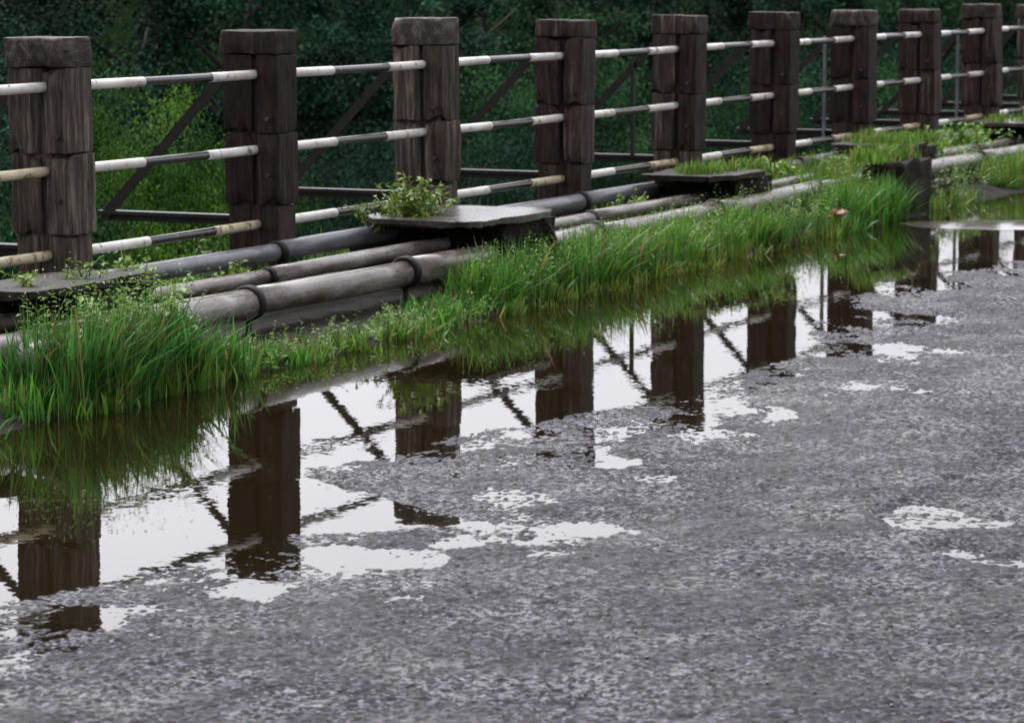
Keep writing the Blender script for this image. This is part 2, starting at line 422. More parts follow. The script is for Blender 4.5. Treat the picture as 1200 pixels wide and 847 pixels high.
# ---- ground beyond the railing: bank falling away, then rising under the wood
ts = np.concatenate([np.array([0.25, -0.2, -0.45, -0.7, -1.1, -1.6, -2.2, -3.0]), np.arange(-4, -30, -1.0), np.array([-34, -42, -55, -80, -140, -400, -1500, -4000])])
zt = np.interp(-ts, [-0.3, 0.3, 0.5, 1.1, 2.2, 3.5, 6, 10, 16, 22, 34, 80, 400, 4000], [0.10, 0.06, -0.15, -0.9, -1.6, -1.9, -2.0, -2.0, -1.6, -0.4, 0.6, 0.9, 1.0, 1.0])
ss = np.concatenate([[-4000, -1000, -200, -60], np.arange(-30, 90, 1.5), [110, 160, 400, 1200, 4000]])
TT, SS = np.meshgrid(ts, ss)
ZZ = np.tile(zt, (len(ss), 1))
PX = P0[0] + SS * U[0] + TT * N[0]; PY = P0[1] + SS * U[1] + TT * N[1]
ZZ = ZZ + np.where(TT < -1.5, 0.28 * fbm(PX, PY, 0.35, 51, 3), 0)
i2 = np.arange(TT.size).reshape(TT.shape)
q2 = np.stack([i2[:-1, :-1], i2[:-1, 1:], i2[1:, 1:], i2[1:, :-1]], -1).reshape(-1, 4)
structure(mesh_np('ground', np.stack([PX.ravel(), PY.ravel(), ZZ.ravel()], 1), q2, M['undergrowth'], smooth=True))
def ground_z(t): return float(np.interp(-t, [-0.3, 0.3, 0.5, 1.1, 2.2, 3.5, 6, 10, 16, 22, 34, 80], [0.10, 0.06, -0.15, -0.9, -1.6, -1.9, -2.0, -2.0, -1.6, -0.4, 0.6, 0.9]))

# ---- soil verge between railing and puddle
ts = np.arange(0.12, 1.52, 0.04); ss = np.arange(-14, 40, 0.06)
TT, SS = np.meshgrid(ts, ss)
ZZ = np.interp(TT, [0.1, 0.3, 0.6, 0.85, 1.05, 1.2, 1.5], [0.13, 0.12, 0.085, 0.065, 0.045, 0.0, -0.09]) + 0.025 * fbm(SS, TT, 3.0, 61, 3) + 0.012 * fbm(SS, TT, 12.0, 71, 2)
PX = P0[0] + SS * U[0] + TT * N[0]; PY = P0[1] + SS * U[1] + TT * N[1]
i2 = np.arange(TT.size).reshape(TT.shape)
q2 = np.stack([i2[:-1, :-1], i2[:-1, 1:], i2[1:, 1:], i2[1:, :-1]], -1).reshape(-1, 4)
structure(mesh_np('soil_verge', np.stack([PX.ravel(), PY.ravel(), ZZ.ravel()], 1), q2, M['soil'], smooth=True))

# ---- low bank of wet silt lying across the far puddle
def silt_bank(cx, cy, lx, ly, h, seed):
    gx = np.linspace(-1, 1, 60); gy = np.linspace(-1, 1, 26)
    GX, GY = np.meshgrid(gx, gy)
    rr = np.abs(GX) ** 2.6 + np.abs(GY) ** 2
    hz = h * np.clip(1 - rr, -0.6, 1) + 0.0015 * fbm(GX * lx + cx, GY * ly + cy, 6, seed, 2)
    XX = cx + GX * lx; YY = cy + GY * ly + 0.05 * vnoise(GX * lx, GX * 0, 2.5, seed)
    i3 = np.arange(GX.size).reshape(GX.shape)
    q3 = np.stack([i3[:-1, :-1], i3[:-1, 1:], i3[1:, 1:], i3[1:, :-1]], -1).reshape(-1, 4)
    return structure(mesh_np('silt_bank', np.stack([XX.ravel(), YY.ravel(), hz.ravel()], 1), q3, M['silt'], smooth=True))
silt_bank(3.62, 19.75, 1.12, 0.42, 0.014, 3)

# ---- concrete edge beam that carries the posts
def box_bm(bm, c, d):
    g = bmesh.ops.create_cube(bm, size=1.0)
    for v_ in g['verts']:
        v_.co = Vector((v_.co.x * d[0] + c[0], v_.co.y * d[1] + c[1], v_.co.z * d[2] + c[2]))
    return g['verts']
bm = bmesh.new(); box_bm(bm, (13, 0.0, -0.12), (54, 0.44, 0.5))
o = structure(mesh_bm('edge_beam', bm, M['concrete'])); o.location = (P0[0], P0[1], 0); o.rotation_euler[2] = ANG

# ================================================================== THE RAILING
# frame of the railing: local x = s, local y = -t (so the road is at -y)
rail_root = empty('bridge_railing', (P0[0], P0[1], 0.1), ANG)
tag(rail_root, 'weathered bridge railing of mossy brown posts with black and white banded pipe rails', 'railing')
Z0 = 0.1

def block(name, x0, x1, t0, t1, z0, z1, mt, parent, seed, bev=0.012, rough=0.004, chips=0):
    """a worn timber block, edges rounded and surface uneven; coordinates s, t, z"""
    bm = bmesh.new()
    vs_ = box_bm(bm, ((x0 + x1) / 2, -(t0 + t1) / 2, (z0 + z1) / 2), (x1 - x0, t1 - t0, z1 - z0))
    bmesh.ops.bevel(bm, geom=bm.edges[:], offset=bev, segments=2, affect='EDGES', profile=0.6)
    long_edges = [e for e in bm.edges if e.calc_length() > 0.06]
    bmesh.ops.subdivide_edges(bm, edges=long_edges, cuts=4, use_grid_fill=True)
    r_ = random.Random(seed)
    ph = [r_.uniform(0, 50) for _ in range(4)]
    holes = []
    for _ in range(chips):
        holes.append((Vector((r_.choice((x0, x0, x1)), -r_.uniform(t0, t1), r_.choice((z0, z1)))), r_.uniform(0.03, 0.06)))
    cx, cy, cz = (x0 + x1) / 2, -(t0 + t1) / 2, (z0 + z1) / 2
    for v_ in bm.verts:
        p = v_.co
        a_ = math.sin(p.z * 31 + ph[0] + p.y * 40) * math.sin(p.x * 45 + ph[1]) + 0.7 * math.sin(p.y * 83 + p.z * 23 + ph[2]) + r_.uniform(-.6, .6)
        d_ = Vector((p.x - cx, p.y - cy, (p.z - cz) * 0.4)).normalized()
        v_.co = p + d_ * rough * a_ * 0.6
        for hc, hr in holes:
            dist = (p - hc).length
            if dist < hr: v_.co += (Vector((cx, cy, cz)) - p) * 0.14 * (1 - dist / hr)
    o = mesh_bm(name, bm, mt, parent)
    for p in o.data.polygons: p.use_smooth = True
    o.data.set_sharp_from_angle(angle=R(50))
    return o

def tube(bm, p0, p1, r0, r1=None, n=14, caps=True):
    r1 = r0 if r1 is None else r1
    p0, p1 = Vector(p0), Vector(p1)
    ax = (p1 - p0).normalized()
    a_ = ax.orthogonal().normalized(); b_ = ax.cross(a_)
    A = []; B = []
    for i in range(n):
        th = 2 * math.pi * i / n
        d_ = a_ * math.cos(th) + b_ * math.sin(th)
        A.append(bm.verts.new(p0 + d_ * r0)); B.append(bm.verts.new(p1 + d_ * r1))
    for i in range(n):
        f = bm.faces.new((A[i], A[(i + 1) % n], B[(i + 1) % n], B[i])); f.smooth = True
    if caps:
        bm.faces.new(A[::-1]); bm.faces.new(B)

def tube_path(bm, pts, rads, n=14):
    """tube through a polyline"""
    rings = []
    for i, p in enumerate(pts):
        p = Vector(p)
        ax = (Vector(pts[min(i + 1, len(pts) - 1)]) - Vector(pts[max(i - 1, 0)])).normalized()
        a_ = ax.orthogonal().normalized() if i == 0 else (a_ - ax * a_.dot(ax)).normalized()
        b_ = ax.cross(a_)
        rings.append([bm.verts.new(p + (a_ * math.cos(2 * math.pi * k / n) + b_ * math.sin(2 * math.pi * k / n)) * rads[i]) for k in range(n)])
    for i in range(len(rings) - 1):
        for k in range(n):
            f = bm.faces.new((rings[i][k], rings[i][(k + 1) % n], rings[i + 1][(k + 1) % n], rings[i + 1][k])); f.smooth = True
    bm.faces.new(rings[0][::-1]); bm.faces.new(rings[-1])

CAP_TOP = [1.30, 1.335, 1.335, 1.37, 1.335, 1.34, 1.34, 1.335, 1.325, 1.35, 1.33, 1.335, 1.33, 1.33, 1.33]
CAP_H = [0.13, 0.13, 0.115, 0.145, 0.10, 0.12, 0.12, 0.12, 0.11, 0.12, 0.12, 0.12, 0.12, 0.12, 0.12]
RAIL_Z = (1.124, 0.765, 0.405)
PS = {k: k * BAY - {6: 0.08, 7: 0.19, 8: 0.22, 9: 0.28}.get(k, 0.0 if k < 6 else 0.32) for k in range(-1, 14)}
for k in range(-1, 13):
    s0 = PS[k]; bay = PS[k + 1] - PS[k]
    r_ = random.Random(100 + k)
    j = lambda a_: r_.uniform(-a_, a_)
    top = CAP_TOP[k + 1] - Z0; ch = CAP_H[k + 1]
    M['timber'] = M[{-1: 'timber_brown', 0: 'timber_grey', 1: 'timber_red', 2: 'timber_grey', 4: 'timber_brown', 5: 'timber_red', 6: 'timber_red', 7: 'timber_brown', 9: 'timber_grey'}.get(k, 'timber_brown')]
    # dark core in the groove between the two halves
    core = block('post', s0 - 0.075, s0 + 0.08, -0.12, 0.12, -0.25, top - ch - 0.02, M['timber'], rail_root, 7 * k + 1, 0.006, 0.002)
    core.location = (s0, 0, 0)
    core.data.transform(Matrix.Translation((-s0, 0, 0)))
    core.rotation_euler = (R(j(0.7)), R(j(0.8)), 0)
    s0_keep, s0 = s0, 0.0
    if k == 0: core['label'] = 'nearest post, split timbers under a chipped mossy cap'
    zj = 0.835 - Z0 + j(0.012); zl = 0.49 - Z0 + j(0.015)
    capx = r_.uniform(0.0, 0.012)
    block('cap', s0 - 0.102 - capx, s0 + 0.103, -0.153 - r_.uniform(0, .012), 0.152 + j(.006), top - ch, top, M['timber_cap'] if k in (0, 2, 6, 8) else M['timber'], core, 7 * k + 2, r_.uniform(0.010, 0.02), 0.005, chips=4)
    g0, g1 = 0.008 + j(.004), 0.036 + j(.004)
    p1 = r_.uniform(0.0, 0.012)
    block('upper_timber', s0 - 0.095 - p1 * .3, s0 + 0.098, -0.150, g0, zj, top - ch - 0.002, M['timber'], core, 7 * k + 3, 0.006, 0.004, chips=2)
    block('upper_timber', s0 - 0.100 - p1, s0 + 0.100, g1, 0.150, zj, top - ch - 0.002, M['timber'], core, 7 * k + 4, 0.007, 0.004, chips=2)
    block('lower_timber', s0 - 0.093, s0 + 0.099, -0.150 + j(.005), g0 + .002, zl, zj - 0.003, M['timber'], core, 7 * k + 5, 0.006, 0.004, chips=3)
    block('lower_timber', s0 - 0.096 - p1 * .5, s0 + 0.103, g1 - .003, 0.154 + j(.004), zl, zj - 0.003, M['timber'], core, 7 * k + 6, 0.007, 0.004, chips=3)
    block('foot_timber', s0 - 0.082, s0 + 0.09, -0.135, g0 - .02, -0.28, zl - 0.006, M['timber'], core, 7 * k + 7, 0.010, 0.005)
    block('foot_timber', s0 - 0.085, s0 + 0.092, g1 + .01, 0.14, -0.28, zl - 0.006, M['timber'], core, 7 * k + 8, 0.010, 0.005)
    for bz in (zj + 0.07, zj - 0.20):
        bm = bmesh.new(); tube(bm, (s0 - 0.118 - p1, -0.10, bz), (s0 - 0.085, -0.10, bz), 0.011, n=6)
        mesh_bm('bolt', bm, M['bolt'], core)
    s0 = s0_keep
    # raking strut and outrigger on the outer side
    ax, bx, cz_ = -0.14, -0.86, 1.205 - Z0
    p_top = Vector((s0 + 0.02, 0.13, 1.215 - Z0)); p_bot = Vector((s0 + 0.02, 0.90, 0.43 - Z0))
    dv = (p_bot - p_top).normalized(); up = Vector((1, 0, 0)).cross(dv).normalized()
    bm = bmesh.new()
    for (a0, a1, b0, b1) in ((-0.026, 0.026, -0.004, 0.004), (-0.026, -0.018, -0.045, -0.005)):   # angle section
        vv = []
        for q in (p_top, p_bot):
            for (aa, bb) in ((a0, b0), (a1, b0), (a1, b1), (a0, b1)):
                vv.append(bm.verts.new(q + Vector((1, 0, 0)) * aa + up * bb))
        for f in ((0, 1, 2, 3), (7, 6, 5, 4), (0, 4, 5, 1), (1, 5, 6, 2), (2, 6, 7, 3), (3, 7, 4, 0)):
            bm.faces.new([vv[i_] for i_ in f])
    mesh_bm('raking_strut', bm, M['steel'], rail_root)
    bm = bmesh.new(); box_bm(bm, (s0 + 0.02, 0.52, 0.43 - Z0), (0.075, 0.80, 0.018)); box_bm(bm, (s0 + 0.02, 0.52, 0.404 - Z0), (0.01, 0.80, 0.030))
    mesh_bm('outrigger', bm, M['steel'], rail_root)
    if k in (4, 6, 8):
        bm = bmesh.new(); box_bm(bm, (s0 - 0.02, 0.30 if k == 4 else 0.21, 0.74 - Z0), (0.026, 0.022, 0.60 if k == 4 else 0.80))
        mesh_bm('stay_bar', bm, M['steel'] if k == 4 else M['pipe_blue'], rail_root)
    if k < 12:
        for ri, rz in enumerate(RAIL_Z):
            bm = bmesh.new()
            sag = j(0.006); n_ = 9
            z_of = lambda f_: rz - Z0 + sag * 4 * f_ * (1 - f_) + 0.0
            pts = [(s0 + 0.055 + (bay - 0.11) * i / n_, -0.022, z_of(i / n_)) for i in range(n_ + 1)]
            tube_path(bm, pts, [0.0205] * (n_ + 1))
            rail = mesh_bm('rail', bm, M['black'], rail_root, smooth=False)
            for wi, (f0, f1) in enumerate(((0.10, 0.395 + j(.02)), (0.705 + j(.02), 0.975))):
                bm = bmesh.new()
                pts = [(s0 + bay * (f0 + (f1 - f0) * i / 5), -0.022, z_of((f0 + (f1 - f0) * i / 5 - 0.03) / 0.94)) for i in range(6)]
                tube_path(bm, pts, [0.0225] * 6)
                stained = (k == -1 and wi == 1 and ri > 0) or (ri == 2 and wi == 1)
                mesh_bm('white_band', bm, M['white_stained'] if stained else M['white'], rail)

# ================================================================== PIPES ALONG THE VERGE
def pipe_thing(name, label, t, z, r, s_from, s_to, seg, mt, collars, legs, seed, fat=()):
    root = empty(name, W(s_from, t, z - r), ANG)
    tag(root, label, 'pipe')
    rr = random.Random(seed)
    cuts = [s_from] + [c for c in collars if s_from < c < s_to] + [s_to]
    for i in range(len(cuts) - 1):
        a_, b_ = cuts[i] - s_from, cuts[i + 1] - s_from
        bm = bmesh.new()
        n_ = max(2, int((b_ - a_) / 0.3))
        ra = r * (1.10 if i % 2 else 1.0)
        w0, w1 = rr.uniform(-.006, .006), rr.uniform(-.006, .006)
        pts = [(a_ + 0.003 + (b_ - a_ - 0.006) * q / n_, w0 + (w1 - w0) * q / n_, r + 0.006 * math.sin(3.1 * q / n_ + i)) for q in range(n_ + 1)]
        tube_path(bm, pts, [ra] * (n_ + 1), 24)
        mesh_bm('pipe_segment', bm, mt, root)
    for c in collars:
        c -= s_from
        bm = bmesh.new(); tube_path(bm, [(c - 0.028, 0, r), (c - 0.02, 0, r), (c + 0.02, 0, r), (c + 0.028, 0, r)], [r * 1.15, r * 1.27, r * 1.27, r * 1.15], 24)
        cl = mesh_bm('collar', bm, M['collar'], root)
        if legs:
            bm = bmesh.new(); tube(bm, (c, 0.0, r * 0.2), (c, 0.0, -z - 0.03 + r), 0.014, n=8)
            mesh_bm('support_leg', bm, M['collar'], cl)
    return root
pipe_thing('water_pipe', 'thick pale grey pipe with black collars, nearest the puddle', 0.79, 0.20, 0.061, -3.4, 22.0, 1.5, M['pipe'], [-1.25, 0.29, 1.80, 4.1, 5.9, 7.75, 9.3, 11.55, 13.2, 15.5, 18.0], True, 1)
pipe_thing('service_pipe', 'thin grey pipe between the thick pale pipe and the bluish pipe', 0.55, 0.25, 0.035, -3.4, 22.0, 3, M['pipe'], [0.9, 4.6, 8.6, 12.3, 16.0], False, 2)
pipe_thing('conduit_pipe', 'bluish grey pipe lying closest to the feet of the posts', 0.235, 0.295, 0.043, -3.4, 22.0, 3, M['pipe_blue'], [1.55, 5.2, 9.0, 12.6, 16.2], False, 3)

# ================================================================== CONCRETE COVERS OVER THE PIPES
def cover(sc_, label, seed, tc=0.55, hw=0.40, L=0.56, mt='concrete'):
    root = empty('concrete_cover', W(sc_, tc, 0.0), ANG)
    tag(root, label, 'concrete cover', 'concrete covers bridging the pipes')
    r_ = random.Random(seed)
    # top slab with a broken, uneven outline
    bm = bmesh.new()
    nn = 56; top = []; bot = []
    for i in range(nn):
        th = 2 * math.pi * i / nn
        c_, s_ = math.cos(th), math.sin(th)
        brk = 1.0 if mt == 'concrete' else 2.2
        kx = L * math.copysign(abs(c_) ** 0.4, c_) * (1 + r_.uniform(-.04, .03) - 0.09 * brk * max(0, math.sin(2.3 * th + seed)) ** 2)
        ky = hw * math.copysign(abs(s_) ** 0.4, s_) * (1 + r_.uniform(-.04, .03) - 0.10 * brk * max(0, math.sin(3.1 * th + 2 * seed)) ** 2)
        top.append(bm.verts.new((kx, ky, 0.400 + r_.uniform(-.0015, .0015)))); bot.append(bm.verts.new((kx * 0.98, ky * 0.98, 0.372 + r_.uniform(-.010, .006))))
    for i in range(nn):
        bm.faces.new((bot[i], bot[(i + 1) % nn], top[(i + 1) % nn], top[i]))
    bm.faces.new(top); bm.faces.new(bot[::-1])
    mesh_bm('slab', bm, M[mt], root)
    # dark pier in soil colour under its far half, standing in for the hollow's shade; the near half is a hollow the pipes run into
    bm = bmesh.new()
    box_bm(bm, (0.19, 0.0, 0.13), (0.60, hw * 1.75, 0.46))
    bmesh.ops.subdivide_edges(bm, edges=bm.edges[:], cuts=7, use_grid_fill=True)
    for v_ in bm.verts:
        if v_.co.z < 0.33: v_.co += Vector((r_.uniform(-.035, .03), r_.uniform(-.02, .02), r_.uniform(-.015, .015)))
    mesh_bm('shade_block', bm, M['soil'], root)
    bm = bmesh.new(); box_bm(bm, (-0.05, hw * 0.91, 0.12), (0.9, 0.05, 0.43))
    mesh_bm('back_wall', bm, M['dark_concrete'], root)
    return root
for i, (sc_, lb) in enumerate(((-0.92, 'narrow dark concrete cover behind the tall grass beside the nearest post'), (2.84, 'wet concrete cover with a dark hollow, beside the leafy third post'),
                               (6.42, 'concrete cover with a black hollow beside the fifth and sixth posts'), (10.05, 'overgrown concrete cover beside the seventh post'), (13.72, 'farthest visible concrete cover, at the right edge'), (17.4, 'concrete cover beyond the right edge of the railing'))):
    if i < 5: cover(sc_, lb, 40 + i, *(((0.60, 0.20, 0.46, 'dark_concrete'), (0.57, 0.37, 0.50, 'concrete'), (0.52, 0.31, 0.42, 'dark_concrete'), (0.50, 0.30, 0.40, 'dark_concrete'), (0.55, 0.36, 0.5, 'concrete'))[i]))

# drain stub in the wall of the nearest cover
bm = bmesh.new()
n_ = 24
def ring(y_, r): return [bm.verts.new((math.cos(2 * math.pi * i / n_) * r, y_, math.sin(2 * math.pi * i / n_) * r)) for i in range(n_)]
rings = [ring(0, 0.10), ring(-0.12, 0.10), ring(-0.12, 0.078), ring(-0.005, 0.078)]
for a_, b_ in zip(rings[:-1], rings[1:]):
    for i in range(n_):
        f = bm.faces.new((a_[i], a_[(i + 1) % n_], b_[(i + 1) % n_], b_[i])); f.smooth = True
bm.faces.new(rings[-1]); bm.faces.new(rings[0][::-1])
o = mesh_bm('drain_pipe', bm, M['concrete']); o.location = W(-1.62, 0.93, 0.16); o.rotation_euler[2] = ANG
tag(o, 'short round concrete drain pipe in shadow at the left edge', 'drain pipe')

# ================================================================== GRASS (nobody could count it)
def leaf_arrays(ctr, nrm_az, tilt, ln_, wd, col_, g):
    """diamond leaves with a bent tip; ctr (n,3)"""
    n = len(ctr)
    d = np.stack([np.cos(nrm_az) * np.cos(tilt), np.sin(nrm_az) * np.cos(tilt), np.sin(tilt)], 1)
    sd = np.stack([-np.sin(nrm_az), np.cos(nrm_az), g.normal(0, .35, n)], 1)
    v0 = ctr; v1 = ctr + d * (ln_ * .5)[:, None] + sd * (wd * .5)[:, None]; v3 = ctr + d * (ln_ * .5)[:, None] - sd * (wd * .5)[:, None]
    v2 = ctr + d * ln_[:, None] - np.array((0, 0, 1)) * (ln_ * .25)[:, None]
    v = np.stack([v0, v1, v2, v3], 1).reshape(-1, 3)
    b0 = 4 * np.arange(n)
    f = np.concatenate([np.stack([b0, b0 + 1, b0 + 2], 1), np.stack([b0, b0 + 2, b0 + 3], 1)])
    return v, f, np.repeat(col_, 4, 0)

def grass_blades(specs, seed):
    g = np.random.default_rng(seed)
    VV = []; FF = []; CC = []; base = 0
    for (s0, s1, t0, t1, z0, h0, h1, n, c_lo, c_hi) in specs:
        n = int(n * 1.7)
        # clumped roots
        nc = max(3, n // 45)
        cs = g.uniform(s0, s1, nc); ct = g.uniform(t0, t1, nc)
        ci = g.integers(0, nc, n)
        s = np.clip(cs[ci] + g.normal(0, 0.05, n), s0 - 0.08, s1 + 0.08); t = np.clip(ct[ci] + g.normal(0, 0.045, n), t0 - .05, t1 + .07)
        hcl = g.uniform(0.4, 1.0, nc)[ci]
        h = (h0 + (h1 - h0) * g.uniform(0, 1, n)) * hcl
        w = g.uniform(0.0015, 0.0052, n) * g.choice([1, 1, 1, 1.9], n)
        az = g.uniform(0, 2 * np.pi, n); lean = np.abs(g.normal(0.10, 0.30, n)) * h + (g.uniform(0, 1, n) < 0.15) * 0.35 * h
        root = P0[None, :] + s[:, None] * U[None] + t[:, None] * N[None]
        dirv = np.stack([np.cos(az), np.sin(az)], 1) + 0.18 * N[None]
        side = np.stack([-np.sin(az + g.normal(0, .6, n)), np.cos(az)], 1)
        mixf = g.uniform(0, 1, (n, 1)); cc = np.array(c_lo)[None] * (1 - mixf) + np.array(c_hi)[None] * mixf
        cc = cc * g.uniform(0.55, 1.25, (n, 1))
        dry = g.uniform(0, 1, n) < 0.13
        cc[dry] = np.array((0.17, 0.13, 0.045)) * g.uniform(0.5, 1.3, (int(dry.sum()), 1))
        lv = []
        for f, wf in ((0, 0.8), (0.35, 1.0), (0.7, 0.75), (1.0, 0.0)):
            ctr = root + dirv * (lean * f ** 2)[:, None]
            zz = z0 + h * f * (1 - 0.18 * f * (lean / h))
            for sg in ((-1, 1) if wf > 0 else (0,)):
                lv.append(np.concatenate([ctr + side * (w * wf * sg)[:, None], zz[:, None]], 1))
        arr = np.stack(lv, 1)            # n,7,3
        VV.append(arr.reshape(-1, 3)); CC.append(np.repeat(cc, 7, 0) * np.tile(np.array([.55, .55, .85, .85, 1.0, 1.0, 1.1]), n)[:, None] ** 0.0)
        b0 = base + 7 * np.arange(n)
        tri = []
        for (a_, b_, c_) in ((0, 1, 3), (0, 3, 2), (2, 3, 5), (2, 5, 4), (4, 5, 6)):
            tri.append(np.stack([b0 + a_, b0 + b_, b0 + c_], 1))
        FF.append(np.concatenate(tri)); base += 7 * n
    return np.concatenate(VV), np.concatenate(FF), np.concatenate(CC)
GL, GH = (0.026, 0.120, 0.020), (0.105, 0.27, 0.030)
YG = (0.18, 0.29, 0.032)
specs = [
    (-2.9, -1.75, 1.00, 1.22, -0.02, 0.10, 0.24, 520, GL, GH),
    (-1.80, -0.85, 0.94, 1.18, -0.02, 0.20, 0.50, 2900, (0.018, 0.095, 0.022), (0.08, 0.22, 0.03)),
    (-1.75, -0.75, 1.12, 1.24, -0.03, 0.10, 0.24, 500, GL, YG),
    (-0.85, -0.55, 0.98, 1.20, -0.02, 0.12, 0.32, 500, GL, GH),
    (-0.55, 0.0, 0.98, 1.24, -0.02, 0.07, 0.17, 300, GL, GH),
    (-0.1, 1.25, 0.96, 1.28, -0.03, 0.07, 0.17, 560, GL, YG),
    (1.2, 2.1, 0.94, 1.22, -0.03, 0.09, 0.20, 950, GL, GH),
    (2.0, 4.0, 0.95, 1.12, -0.03, 0.20, 0.40, 3300, GL, GH),
    (3.3, 6.2, 0.88, 1.12, -0.02, 0.16, 0.36, 4200, (0.04, 0.13, 0.018), (0.13, 0.30, 0.032)),
    (2.0, 7.0, 1.08, 1.24, -0.03, 0.06, 0.17, 1500, (0.04, 0.08, 0.012), YG),
    (3.4, 5.6, 0.62, 0.72, 0.05, 0.10, 0.17, 400, GL, GH),
    (5.8, 6.9, 0.96, 1.16, -0.03, 0.12, 0.26, 1400, GL, (0.08, 0.15, 0.03)),
    (7.3, 8.3, 0.90, 1.18, -0.03, 0.24, 0.42, 2200, GL, GH),
    (6.8, 7.4, 0.98, 1.2, -0.03, 0.12, 0.24, 700, GL, GH),
    (7.9, 9.9, 0.45, 0.80, 0.05, 0.22, 0.42, 1500, GL, YG),
    (8.2, 9.2, 0.80, 1.05, 0.36, 0.06, 0.16, 500, GL, YG),
    (6.1, 7.0, 0.30, 0.75, 0.40, 0.05, 0.13, 450, GL, YG),
    (9.7, 10.5, 0.25, 0.8, 0.40, 0.05, 0.14, 600, GL, YG),
    (13.3, 14.2, 0.3, 0.8, 0.40, 0.05, 0.12, 300, GL, YG),
    (4.6, 6.1, 0.62, 0.95, 0.03, 0.16, 0.30, 700, GL, YG),
    (8.3, 9.3, 0.95, 1.15, -0.03, 0.08, 0.22, 500, GL, YG),
    (9.2, 10.0, 0.95, 1.2, -0.03, 0.10, 0.20, 600, GL, YG),
    (11.1, 12.2, 0.92, 1.15, -0.03, 0.18, 0.38, 1500, GL, YG),
    (12.5, 16, 0.9, 1.2, -0.03, 0.15, 0.3, 1700, GL, YG),
    (-3, 20, -0.1, 0.2, 0.10, 0.08, 0.28, 2600, GL, YG),
    (6.9, 9.6, 0.28, 0.42, 0.16, 0.16, 0.30, 900, GL, YG),
    (10.2, 12.9, 0.2, 0.45, 0.16, 0.16, 0.30, 900, GL, YG),
    (-0.3, 2.0, 0.30, 0.45, 0.10, 0.08, 0.20, 350, GL, YG),
    (3.3, 5.8, 0.30, 0.48, 0.10, 0.08, 0.20, 500, GL, YG),
]
gv, gf, gc = grass_blades(specs, 5)
g = np.random.default_rng(15)
HV, HF, HC = [gv], [gf], [gc]; hb = len(gv)
for (s0, s1, t0, t1, z0, h0, h1, n) in ((-1.7, -0.75, 0.96, 1.14, 0.0, 0.25, 0.55, 260), (-0.5, 1.9, 0.98, 1.24, 0.0, 0.05, 0.15, 130), (2.0, 4.2, 0.96, 1.16, 0.0, 0.14, 0.34, 260), (4.2, 8.2, 0.92, 1.14, 0.0, 0.12, 0.38, 420), (8.1, 9.9, 0.45, 0.8, 0.02, 0.2, 0.42, 200), (9.9, 12.5, 0.5, 1.12, 0.02, 0.12, 0.36, 240)):
    hs = g.uniform(s0, s1, n); ht = g.uniform(t0, t1, n); hh = g.uniform(h0, h1, n)
    rt = P0[None] + hs[:, None] * U[None] + ht[:, None] * N[None]
    tip = rt + g.normal(0, 0.18, (n, 2)) * hh[:, None]
    L = 13
    f = np.tile(np.linspace(0.2, 1.0, L), n); i_ = np.repeat(np.arange(n), L)
    ctr = np.concatenate([rt[i_] + (tip - rt)[i_] * f[:, None] ** 1.5, (z0 + hh[i_] * f)[:, None]], 1)
    m_ = len(ctr); mf = g.uniform(0, 1, n)[i_][:, None]
    cc = np.array((0.04, 0.12, 0.02)) * (1 - mf) + np.array((0.19, 0.30, 0.04)) * mf
    sz = g.uniform(0.018, 0.05, n)[i_] * (1.15 - 0.6 * f)
    lv, lf, lc = leaf_arrays(ctr, g.uniform(0, 6.28, m_), g.normal(0.35, .35, m_), sz, sz * g.uniform(.25, .5, m_), cc, g)
    HV.append(lv); HF.append(lf + hb); HC.append(lc); hb += len(lv)
gv, gf, gc = np.concatenate(HV), np.concatenate(HF), np.concatenate(HC)
o = mesh_np('verge_grass', gv, gf, M['grass'], colors=gc)
o['kind'] = 'stuff'; tag(o, 'fresh green grass growing along the edge of the puddle', 'grass')

# ================================================================== LEAFY WEEDS
def weed(s, t, z, h, spread, nst, nlf, leaf, label, seed, lo=(0.09, 0.19, 0.02), hi=(0.24, 0.34, 0.035), name='leafy_weed'):
    g = np.random.default_rng(seed)
    root = empty(name, W(s, t, z)); tag(root, label, 'weed', 'weeds on the verge')
    bm = bmesh.new(); C = []; 
    for i in range(nst):
        az = g.uniform(0, 6.28); le = g.uniform(0.2, 1.0) * spread; hh = h * g.uniform(0.6, 1.0)
        bx_, by_ = g.normal(0, spread * .45, 2); hh *= max(0.35, 1.0 - math.hypot(bx_, by_) / (spread * 1.6))
        pts = [(bx_ + math.cos(az) * le * f ** 1.4, by_ + math.sin(az) * le * f ** 1.4, hh * f) for f in (0, .33, .66, 1.0)]
        tube_path(bm, pts, [0.0035, 0.003, 0.0024, 0.0015], 5)
        for q in range(nlf):
            f = g.uniform(0.1, 1.0)
            C.append((bx_ + math.cos(az) * le * f ** 1.4 + g.normal(0, .008), by_ + math.sin(az) * le * f ** 1.4 + g.normal(0, .008), hh * f + g.normal(0, .006)))
    mesh_bm('stem', bm, M['stem'], root)
    C = np.array(C); n = len(C)
    mf = g.uniform(0, 1, (n, 1)); cc = np.array(lo) * (1 - mf) + np.array(hi) * mf
    v, f, c = leaf_arrays(C, g.uniform(0, 6.28, n), g.normal(0.15, .45, n), leaf * g.uniform(.6, 1.2, n), leaf * g.uniform(.35, .6, n), cc, g)
    mesh_np('foliage', v, f, M['leaf'], root, colors=c)
    return root
M['stem'] = make_rough('green_stem', [(0.3, (0.05, 0.09, 0.02)), (0.7, (0.10, 0.14, 0.03))], nscale=30, fine=90, bstr=0.1, bdist=0.001)
weed(2.62, 0.42, 0.34, 0.33, 0.17, 60, 17, 0.045, 'yellow-green leafy weed climbing the foot of the third post', 1)
weed(0.12, 0.30, 0.22, 0.26, 0.13, 20, 13, 0.045, 'small leafy weed at the right foot of the nearest post', 2)
